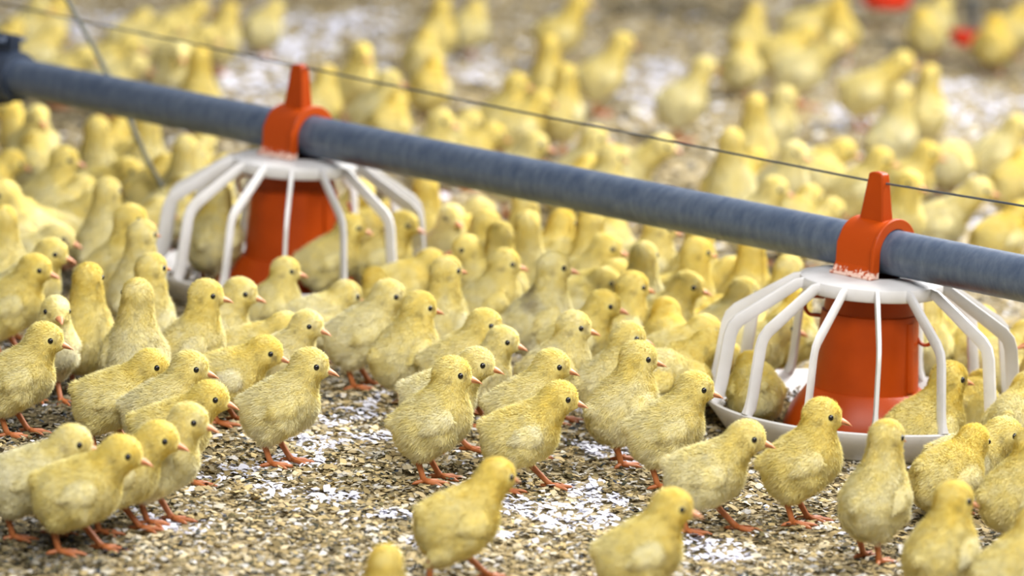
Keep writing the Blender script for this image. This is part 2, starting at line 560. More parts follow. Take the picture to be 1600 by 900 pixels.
def leg_mesh(sk, s):
    hock, ank = foot_points(sk, s)
    mb = MB()
    pts = [hock + np.array((0.5, 0, 2.5)), hock, hock * 0.6 + ank * 0.4, hock * 0.15 + ank * 0.85, ank, ank + np.array((1.2, 0, -1.4))]
    mb.tube([p * MM for p in pts], [v * MM for v in (3.0, 3.1, 2.5, 2.4, 2.9, 2.0)], 10)
    for ang, ln in ((0, 20), (34, 16), (-34, 16), (180 - s * 22, 9)):
        a = math.radians(ang)
        dv = np.array((math.cos(a), math.sin(a), 0))
        z = np.array((0, 0, 1.0))
        tp = [ank + dv * 0.2, ank + dv * ln * 0.3 - z * (ank[2] - 2.1), ank + dv * ln * 0.62 - z * (ank[2] - 1.75), ank + dv * ln * 0.86 - z * (ank[2] - 1.5), ank + dv * (ln + 1.5) - z * (ank[2] - 0.6)]
        mb.tube([p * MM for p in tp], [v * MM for v in (2.3, 2.0, 1.8, 1.5, 0.4)], 8)
    return mb.mesh('leg', M_LEG)
_variants = {}
def variant(pose, yaw, soil):
    key = (pose, yaw, soil)
    if key in _variants:
        return _variants[key]
    seed = 11 + 17 * len(_variants)
    sk = skeleton(pose, yaw)
    f = body_sdf(sk)
    eyes = []
    for s in (1, -1):
        e = sk['H'] + 5.2 * sk['hd'] + 1.6 * sk['hu'] + s * 14 * sk['hs']
        for _ in range(8):
            e = e - sk['hs'] * s * f(e[None])[0] * 0.9
        eyes.append(e - sk['hs'] * s * 0.9)
    sk['eyes'] = eyes
    X = sk['H'][0]
    lo = (min(-48, X - 30), -32, -2); hi = (max(48, X + 34), 32, max(80, sk['H'][2] + 22))
    v = {
        'body': fluffy_mesh('chick_body', f, lo, hi, 2.0, 34000, sk, seed, soil=soil),
        'beak': beak_mesh(sk),
        'eyes': [eye_mesh(e) for e in eyes],
        'legs': [leg_mesh(sk, s) for s in (1, -1)],
        'wings': [fluffy_mesh('wing', wing_sdf(sk, s), (-36, -32 if s < 0 else 6, 5), (40, -6 if s < 0 else 32, 95), 1.5, 2600, sk, seed + 3 + s, wing=True, soil=soil) for s in (1, -1)],
    }
    _variants[key] = v
    return v
_first = {}
def chick(x, y, heading, pose, yaw, s, z, soil, label, group=None):
    key = (pose, yaw, soil)
    if key not in _first:
        v = variant(pose, yaw, soil)
        o = obj('chick', v['body'])
        for me in v['wings']: obj('wing', me, o)
        for me in v['legs']: obj('leg', me, o)
        obj('beak', v['beak'], o)
        for me in v['eyes']: obj('eye', me, o)
        _first[key] = (o, list(o.children))
    else:
        src, kids = _first[key]
        o = src.copy(); COL.objects.link(o)
        for k in kids:
            d = k.copy(); COL.objects.link(d); d.parent = o
    o.location = (x, y, z)
    o.rotation_euler = (0, 0, math.radians(heading))
    o.scale = (s, s, s)
    tag(o, label, 'chick', group or 'chicks of the flock')
    return o

# ------------------------------------------------------------------ camera
CAM_H, PITCH, ROLL, FPX = (0.922, 10.3, 3.0, 7000.0)
cam = bpy.data.cameras.new('camera')
cam.sensor_width = 36.0
cam.lens = 36.0 * FPX / 1600.0
cam.clip_start = 0.1; cam.clip_end = 100
cam.dof.use_dof = True
cam.dof.focus_distance = 4.157
cam.dof.aperture_fstop = 4.6
camo = bpy.data.objects.new('camera', cam)
COL.objects.link(camo)
th, ro = math.radians(PITCH), math.radians(ROLL)
Fw = Vector((0, math.cos(th), -math.sin(th))); X0 = Vector((1, 0, 0)); U0 = Vector((0, math.sin(th), math.cos(th)))
Xc = X0 * math.cos(ro) + U0 * math.sin(ro); Uc = U0 * math.cos(ro) - X0 * math.sin(ro)
camo.matrix_world = Matrix(((Xc.x, Uc.x, -Fw.x, 0), (Xc.y, Uc.y, -Fw.y, 0), (Xc.z, Uc.z, -Fw.z, CAM_H), (0, 0, 0, 1)))
scene.camera = camo

# ------------------------------------------------------------------ floor and litter
fl = obj('floor', new_mesh('floor', [(-9, 0.5, 0), (9, 0.5, 0), (9, 22, 0), (-9, 22, 0)], [(0, 1, 2, 3)], M_FLOOR, False))
fl['kind'] = 'structure'
fl['label'] = 'barn floor dusted with white powder under the litter'

WHITE_PATCHES = [(-0.1579, 4.2017, 0.0455, 0.0744), (-0.1946, 4.0395, 0.0437, 0.0636), (-0.1460, 4.3543, 0.0314, 0.0429), (0.0980, 4.2648, 0.0437, 0.0706), (0.0569, 3.9545, 0.0521, 0.0866), (-0.1238, 3.8388, 0.0334, 0.0577), (0.1640, 4.2811, 0.0252, 0.0415), (-0.2615, 3.9448, 0.0227, 0.0304), (-0.0447, 3.8324, 0.0335, 0.0479), (0.1579, 3.8297, 0.0452, 0.0479), (-0.2973, 3.8238, 0.0330, 0.0239), (-0.4051, 7.2238, 0.1208, 0.3692), (-0.3961, 6.6116, 0.0695, 0.3104), (-0.2796, 7.4500, 0.0838, 0.2175), (-0.2005, 7.0244, 0.0398, 0.1938), (-0.0735, 6.9978, 0.0599, 0.2309), (0.2323, 6.9292, 0.0603, 0.3402), (0.5103, 6.6102, 0.0682, 0.1515), (0.6947, 6.8518, 0.0815, 0.2587), (0.6295, 6.5543, 0.0681, 0.1693), (0.6502, 5.9912, 0.0625, 0.2276), (0.6066, 5.7142, 0.0511, 0.1296), (0.0522, 6.2818, 0.0227, 0.0935), (0.3233, 6.0490, 0.0355, 0.1158), (0.1779, 6.6913, 0.0388, 0.2823), (-0.7265, 7.2137, 0.0594, 0.2451)]
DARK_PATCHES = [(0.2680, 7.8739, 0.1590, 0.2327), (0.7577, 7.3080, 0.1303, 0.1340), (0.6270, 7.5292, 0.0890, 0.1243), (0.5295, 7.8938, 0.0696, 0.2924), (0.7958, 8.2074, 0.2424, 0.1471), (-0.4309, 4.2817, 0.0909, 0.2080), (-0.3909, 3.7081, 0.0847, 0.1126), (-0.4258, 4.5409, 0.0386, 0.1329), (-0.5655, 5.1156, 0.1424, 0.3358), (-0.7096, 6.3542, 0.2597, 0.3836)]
def patch_value(x, y, patches):
    v = np.zeros(len(x))
    for cx, cy, rx, ry in patches:
        v = np.maximum(v, np.clip(1.7 * (1 - ((x - cx) / rx) ** 2 - ((y - cy) / ry) ** 2) , 0, 1))
    return v
def litter(name, n, y0, y1, smin_, smax_, seed, dark):
    r = np.random.default_rng(seed)
    t = r.random(n)
    y = (y0 ** 2 + t * (y1 ** 2 - y0 ** 2)) ** 0.5
    x = (r.random(n) * 2 - 1) * (y * 0.145 + 0.2)
    P = np.stack([x, y, np.zeros(n)], 1)
    wv = patch_value(x + (value_noise(P, 0.05, 3) - 0.5) * 0.10, y + (value_noise(P, 0.09, 4) - 0.5) * 0.2, WHITE_PATCHES)
    ns = value_noise(P, 0.075, 8) * 0.6 + value_noise(P, 0.025, 9) * 0.4
    if dark:
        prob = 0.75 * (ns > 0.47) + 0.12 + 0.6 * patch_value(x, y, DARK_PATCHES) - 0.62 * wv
    else:
        prob = 1.0 - 0.25 * wv
    keep = r.random(n) < prob
    x, y, P = x[keep], y[keep], P[keep]; n = len(x)
    L = smin_ + (smax_ - smin_) * r.random(n) ** 1.6; W = np.minimum(L * r.uniform(0.3, 0.8, n), 0.4 * smax_ + 0.001)
    a = r.uniform(0, 2 * math.pi, n)
    tilt = r.normal(0, 0.22, n); tilt2 = r.normal(0, 0.22, n)
    dx = np.stack([np.cos(a), np.sin(a), np.sin(tilt)], 1) * L[:, None] / 2
    dy = np.stack([-np.sin(a), np.cos(a), np.sin(tilt2)], 1) * W[:, None] / 2
    c = np.stack([x, y, r.uniform(0.0012, 0.0055, n) + (0.0015 if dark else 0)], 1)
    bend = np.zeros((n, 3)); bend[:, 2] = r.uniform(0.0, 0.3, n) * W
    jit = lambda: r.uniform(0.55, 1.0, (n, 1))
    V = np.stack([c - dx * jit() - dy * jit(), c + bend - dy * 1.0, c + dx * jit() - dy * jit(), c + dx * jit() + dy * jit(), c + bend + dy, c - dx * jit() + dy * jit()], 1)
    V[..., 2] = np.maximum(V[..., 2], 0.0004)
    V = V.reshape(-1, 3)
    k = np.arange(n) * 6
    F = np.concatenate([np.stack([k, k + 1, k + 4, k + 5], 1), np.stack([k + 1, k + 2, k + 3, k + 4], 1)])
    me = new_mesh(name, V, F, M_SHAVING, False)
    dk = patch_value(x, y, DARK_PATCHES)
    if dark:
        pal = np.array([(0.022, 0.028, 0.024), (0.05, 0.048, 0.028), (0.095, 0.08, 0.035), (0.03, 0.036, 0.045)])
        col = pal[r.integers(0, 4, n)] * r.uniform(0.7, 1.5, (n, 1))
    else:
        pal = np.array([(0.58, 0.455, 0.24), (0.68, 0.575, 0.36), (0.46, 0.345, 0.155), (0.74, 0.68, 0.53), (0.33, 0.25, 0.11), (0.63, 0.49, 0.23), (0.72, 0.69, 0.63), (0.25, 0.20, 0.10)])
        col = pal[r.integers(0, 8, n)] * r.uniform(0.48, 0.88, (n, 1))
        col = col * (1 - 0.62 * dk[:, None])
        cl = value_noise(np.stack([x, y, np.zeros(n)], 1), 0.03, 31)
        white = r.random(n) < np.clip(wv[keep] * 1.7, 0, 1) * 0.96 + 0.045 * (cl > 0.6)
        col[white] = np.array((0.66, 0.665, 0.75)) * r.uniform(0.92, 1.06, (int(white.sum()), 1))
    col = np.repeat(col, 6, axis=0)
    at = me.attributes.new('colour', 'FLOAT_COLOR', 'POINT')
    at.data.foreach_set('color', np.concatenate([col, np.ones((len(col), 1))], 1).astype(np.float32).ravel())
    return me
def merge_litter():
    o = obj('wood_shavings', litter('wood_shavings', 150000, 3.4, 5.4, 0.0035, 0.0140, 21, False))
    tag(o, 'tan wood shavings and chopped straw covering the near floor', 'wood shavings', kind='stuff')
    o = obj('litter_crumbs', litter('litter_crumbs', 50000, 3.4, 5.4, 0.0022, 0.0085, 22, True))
    tag(o, 'dark olive crumbs of feed and droppings scattered over the near litter', 'litter', kind='stuff')
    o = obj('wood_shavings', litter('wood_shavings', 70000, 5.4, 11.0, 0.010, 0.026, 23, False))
    tag(o, 'blurred tan shavings on the distant part of the floor', 'wood shavings', kind='stuff')
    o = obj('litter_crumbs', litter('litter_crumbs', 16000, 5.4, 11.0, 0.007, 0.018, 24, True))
    tag(o, 'blurred dark crumbs on the distant part of the floor', 'litter', kind='stuff')
merge_litter()

# ------------------------------------------------------------------ feeder line
PIPE_Z = 0.190
PA, PB = Vector((-0.2473, 4.9200, 0.1900)), Vector((0.3540, 4.3487, 0.1900))         # pipe axis over the two feeders
pdir = (PB - PA).normalized()
prz = math.atan2(pdir.y, pdir.x)
PIPE_R = 0.0225
P0 = PA - pdir * 1.7870; P1 = PB + pdir * 1.2
plen = (P1 - P0).length
mb = MB()
mb.tube([(t * plen, 0, 0) for t in np.linspace(0, 1, 40)], PIPE_R, 40)
pipe = mb.build('feed_pipe', M_PIPE, None, P0)
pipe.rotation_euler = (0, 0, prz)
tag(pipe, 'long galvanised grey feed pipe running above the chicks through both orange clamps', 'pipe')

def make_feeder(base, label, tilt):
    root = empty('pan_feeder', base, prz)
    tag(root, label, 'feeder', 'pan feeders on the pipe')
    # pan
    mb = MB()
    mb.lathe([(0.0001, 0.003), (0.116, 0.003), (0.128, 0.008), (0.147, 0.030), (0.153, 0.034), (0.1565, 0.037), (0.158, 0.0355), (0.157, 0.031), (0.150, 0.023), (0.138, 0.007), (0.128, 0.0015), (0.116, 0.0008), (0.0001, 0.0008)], 96, closed=False)
    mb.build('pan', M_WHITE, root)
    # top plate
    mb = MB()
    mb.lathe([(0.030, 0.1650), (0.052, 0.1652), (0.0660, 0.1625), (0.0705, 0.1605), (0.0715, 0.158), (0.0715, 0.1500), (0.0700, 0.1480), (0.066, 0.1480), (0.065, 0.156), (0.052, 0.1605), (0.030, 0.1605)], 84)
    mb.build('top_plate', M_WHITE, root)
    # grille bars
    for i in range(14):
        a = -math.pi / 2 - prz + 2 * math.pi * i / 14 + tilt
        er = np.array((math.cos(a), math.sin(a), 0)); z = np.array((0, 0, 1.0))
        sd = np.array((-math.sin(a), math.cos(a), 0))
        pr = [(0.0670, 0.156), (0.076, 0.1545), (0.1325, 0.1175), (0.1385, 0.111), (0.1415, 0.102), (0.1475, 0.055), (0.1500, 0.043), (0.1545, 0.0355)]
        mb = MB()
        mb.sweep_rect([er * r + z * h for r, h in pr], [(0.0026, 0.0052)] * 2 + [(0.0023, 0.0064)] * 4 + [(0.003, 0.0064), (0.0045, 0.0045)], sd)
        mb.build('bar', M_WHITE, root)
    # drop tube with its skirt
    mb = MB()
    mb.lathe([(0.043, 0.160), (0.0445, 0.160), (0.0445, 0.140), (0.0455, 0.132), (0.0455, 0.1285), (0.0478, 0.1275), (0.0485, 0.122), (0.0525, 0.056), (0.0535, 0.050), (0.0505, 0.050), (0.045, 0.128), (0.043, 0.135)], 72)
    tube = mb.build('drop_tube', M_ORANGE, root)
    mb = MB()
    mb.lathe([(0.0520, 0.0515), (0.056, 0.0515), (0.0585, 0.049), (0.072, 0.030), (0.078, 0.014), (0.0785, 0.004), (0.076, 0.004), (0.070, 0.025), (0.052, 0.046)], 72)
    mb.build('skirt', M_ORANGE, tube)
    # adjusting rib and hooks
    for a0, zc in ((math.radians(168), 0.128), (math.radians(-12), 0.108)):
        a = a0 - prz
        er = np.array((math.cos(a), math.sin(a), 0)); z = np.array((0, 0, 1.0)); sd = np.array((-math.sin(a), math.cos(a), 0))
        mb = MB()
        c = er * 0.0565 + z * zc
        pts = [c + 0.0085 * (math.cos(q) * er + 1.15 * math.sin(q) * z) for q in np.linspace(math.radians(110), math.radians(290 if a0 > 1 else 250) + (0 if a0 > 1 else 0.0), 16)] if a0 > 1 else \
              [c + 0.0085 * (math.cos(q) * er + 1.15 * math.sin(q) * z) for q in np.linspace(math.radians(60), math.radians(-160), 16)]
        if a0 > 1:
            pts = [er * 0.046 + z * (zc + 0.0095)] + [c + 0.0085 * (math.cos(q) * er + 1.15 * math.sin(q) * z) for q in np.linspace(math.radians(75), math.radians(-75), 16)] + [er * 0.046 + z * (zc - 0.0095)]
        mb.tube(pts, 0.0019, 8)
        mb.build('hook', M_ORANGE, tube)
    a = math.radians(-38) - prz
    er = np.array((math.cos(a), math.sin(a), 0)); sd = np.array((-math.sin(a), math.cos(a), 0)); z = np.array((0, 0, 1.0))
    mb = MB()
    mb.sweep_rect([er * 0.0470 + z * 0.122, er * 0.0525 + z * 0.054], (0.0055, 0.0030), sd)
    mb.build('rib', M_ORANGE, tube)
    # clamp over the pipe; its own frame is the pipe's
    cz = PIPE_Z
    def outline(Ro, Ri, foot):
        pts = [(0, -Ro, -0.0245)]
        a0 = math.asin(0.010 / Ro)
        pts += [(0, -Ro, 0.006)]
        pts += [(0, -Ro * math.cos(q), Ro * math.sin(q)) for q in np.linspace(a0 + 0.35, math.pi - a0 - 0.35, 18)]
        pts += [(0, Ro, 0.006), (0, Ro, -0.0245), (0, Ri, -0.0245)]
        pts += [(0, Ri * math.cos(q), Ri * math.sin(q)) for q in np.linspace(0, math.pi, 20)]
        pts += [(0, -Ri, -0.0245)]
        return pts
    mb = MB()
    mb.prism(outline(0.0305, 0.0229, 0), ((-0.0235, 0, 0), (0.0225, 0, 0)))
    clamp = mb.build('clamp', M_CLAMP, root, (0, 0, cz), bevel=0.0012)
    mb = MB()
    for x0, x1 in ((0.0225, 0.0270),):
        mb.prism(outline(0.0335, 0.0230, 0), ((x0, 0, 0), (x1, 0, 0)))
    mb.build('flange', M_CLAMP, clamp, bevel=0.0009)
    mb = MB()
    for sy in (-1, 1):
        ys = sorted((sy * 0.0300, sy * 0.0365))
        mb.box((-0.0255, ys[0], -0.0248), (0.0265, ys[1], -0.0215))
        mb.prism([(0, sy * 0.0300, -0.0216), (0, sy * 0.0345, -0.0216), (0, sy * 0.0300, -0.012)], ((-0.0235, 0, 0), (0.0235, 0, 0)))
    mb.build('foot', M_CLAMP, clamp, bevel=0.0008)
    # fin
    mb = MB()
    prof = []
    for t in np.linspace(0, 1, 12):
        prof.append((-0.0155 + 0.0068 * t, 0.0255 + 0.0485 * t))
    top = [(0.0087 * math.cos(q), 0.0740 + 0.0028 * math.sin(q)) for q in np.linspace(math.pi, 0, 8)][1:-1]
    outl = [(x, z) for x, z in prof] + top + [(-x, z) for x, z in prof[::-1]]
    V = []; n = len(outl)
    for sy in (-1, 1):
        for x, z in outl:
            th_ = 0.0085 - 0.0028 * (z - 0.0255) / 0.05
            V.append((x, sy * th_, z))
    F = [tuple(range(n)), tuple(range(n, 2 * n))[::-1]] + [(k, (k + 1) % n + n * 0, (k + 1) % n + n, k + n) for k in range(n)]
    F = [f if i < 2 else f[::-1] for i, f in enumerate(F)]
    mb.add(V, F)
    mb.build('fin', M_ORANGE, clamp, bevel=0.0016)
    return root
FA = make_feeder((PA.x, PA.y, 0), 'far pan feeder, smaller and blurrier, with orange tube and white bars crowded by chicks', 0.0)
FB = make_feeder((PB.x, PB.y, 0), 'near pan feeder, larger and sharper, with scuffed orange clamp and white curved bars', 0.0)

def crumbs(base, label, seed):
    r = np.random.default_rng(seed)
    n = 9500
    a = r.uniform(0, 2 * math.pi, n); rad = np.sqrt(r.uniform(0.080 ** 2, 0.138 ** 2, n))
    c = np.stack([rad * np.cos(a), rad * np.sin(a), r.uniform(0.005, 0.011, n) + np.maximum(0, rad - 0.126) * 1.1], 1)
    oct_ = np.array([(1, 0, 0), (-1, 0, 0), (0, 1, 0), (0, -1, 0), (0, 0, 1), (0, 0, -1)], float)
    fs = np.array([(0, 2, 4), (2, 1, 4), (1, 3, 4), (3, 0, 4), (2, 0, 5), (1, 2, 5), (3, 1, 5), (0, 3, 5)])
    V = (c[:, None, :] + oct_[None] * r.uniform(0.001, 0.0024, (n, 1, 3))).reshape(-1, 3)
    F = (np.arange(n)[:, None, None] * 6 + fs[None]).reshape(-1, 3)
    me = new_mesh('feed_crumbs', V, F, M_FEED, False)
    pal = np.array([(0.10, 0.07, 0.035), (0.045, 0.035, 0.022), (0.22, 0.16, 0.07), (0.30, 0.22, 0.10)])
    col = np.repeat(pal[r.integers(0, 4, n)], 6, axis=0)
    at = me.attributes.new('colour', 'FLOAT_COLOR', 'POINT')
    at.data.foreach_set('color', np.concatenate([col, np.ones((len(col), 1))], 1).astype(np.float32).ravel())
    o = obj('feed_crumbs', me, None, base)
    tag(o, label, 'feed', kind='stuff')
crumbs((PA.x, PA.y, 0), 'brown feed crumbs lying in the pan of the far feeder', 5)
crumbs((PB.x, PB.y, 0), 'brown feed crumbs lying in the pan of the near feeder', 6)

# guide wire through the clamp fins
WIRE = [(-1.5628, 6.1699, 0.3070), (-0.6931, 5.3436, 0.2757), (-0.6235, 5.2774, 0.2732), (-0.4892, 5.1498, 0.2691), (-0.3768, 5.0430, 0.2675), (-0.2477, 4.9204, 0.2641), (-0.0098, 4.6944, 0.2598), (0.1874, 4.5070, 0.2579), (0.3535, 4.3492, 0.2560), (0.4839, 4.2253, 0.2595), (0.5388, 4.1731, 0.2611), (1.3361, 3.4156, 0.2846)]
mb = MB()
mb.tube(WIRE, 0.00115, 8)
tag(mb.build('guide_wire', M_WIRE), 'thin dark steel wire strung above the pipe through both orange clamp fins', 'wire')
# hanging cord behind the pipe
CORD = [(-1.5735, 6.0902, 1.9152), (-0.5884, 5.3500, 0.3399), (-0.5484, 5.3200, 0.2760), (-0.5171, 5.2900, 0.2337), (-0.4999, 5.2800, 0.2067), (-0.4646, 5.2500, 0.1498), (-0.4383, 5.2300, 0.1021), (-0.4077, 5.2000, 0.0610), (-0.3847, 5.1800, 0.0350)]
mb = MB()
mb.tube(CORD, 0.0030, 10)
tag(mb.build('hanging_cord', M_CORD), 'dark grey cord slanting down behind the pipe, left of the far feeder', 'cord')

# pipe coupling at the left end
cp = empty('pipe_coupling', P0 + pdir * 1.2650, prz)
tag(cp, 'dark steel coupling band with a bolted tab on the left end of the pipe', 'coupling')
mb = MB()
mb.lathe([(PIPE_R + 0.0006, -0.045), (PIPE_R + 0.006, -0.045), (PIPE_R + 0.0075, -0.040), (PIPE_R + 0.0075, 0.040), (PIPE_R + 0.006, 0.045), (PIPE_R + 0.0006, 0.045)], 48)
mb.V = [(z, x, y) for x, y, z in mb.V]
band = mb.build('band', M_COUPLING, cp)
mb = MB()
for y0, y1 in ((-0.0065, -0.0018), (0.0018, 0.0065)):
    mb.box((-0.040, y0, PIPE_R + 0.005), (0.036, y1, PIPE_R + 0.026))
mb.build('tab', M_COUPLING, cp, bevel=0.001)
mb = MB()
for x in (-0.022, 0.022):
    mb.tube([(x, -0.020, PIPE_R + 0.018), (x, 0.024, PIPE_R + 0.018)], 0.0032, 10)
    mb.tube([(x, -0.0135, PIPE_R + 0.018), (x, -0.0066, PIPE_R + 0.018)], 0.0065, 6)
mb.build('bolt', M_COUPLING, cp)
mb = MB()
mb.box((-0.040, -0.012, -PIPE_R - 0.014), (0.020, 0.012, -PIPE_R - 0.005))
mb.build('lug', M_COUPLING, cp, bevel=0.003)

# red drinker cups at the back
def drinker(x, y, label, s=1.0):
    root = empty('drinker', (x, y, 0))
    root.scale = (s, s, s)
    tag(root, label, 'drinker')
    mb = MB()
    mb.lathe([(0.0001, 0.030), (0.026, 0.030), (0.040, 0.040), (0.043, 0.060), (0.041, 0.060), (0.037, 0.042), (0.024, 0.034), (0.0001, 0.034)], 40, closed=False)
    mb.build('cup', M_RED, root)
    mb = MB()
    mb.tube([(0, 0, 0.033), (0, 0, 0.075), (0, 0, 0.076), (0, 0, 0.13)], [0.006, 0.006, 0.011, 0.011], 16)
    mb.build('stem', M_WIRE, root)
    mb = MB()
    mb.tube([(-0.5, 0, 0.14), (0.5, 0, 0.14)], 0.012, 16)
    return root
DRINKERS = [(0.6252, 7.8045), (0.7393, 7.4067)]
drinker(*DRINKERS[0], 'bright red drinker cup, blurred, at the top of the frame between dull chicks', 1.1)
drinker(*DRINKERS[1], 'smaller looking red drinker cup mostly hidden by an olive chick, top right', 0.8)

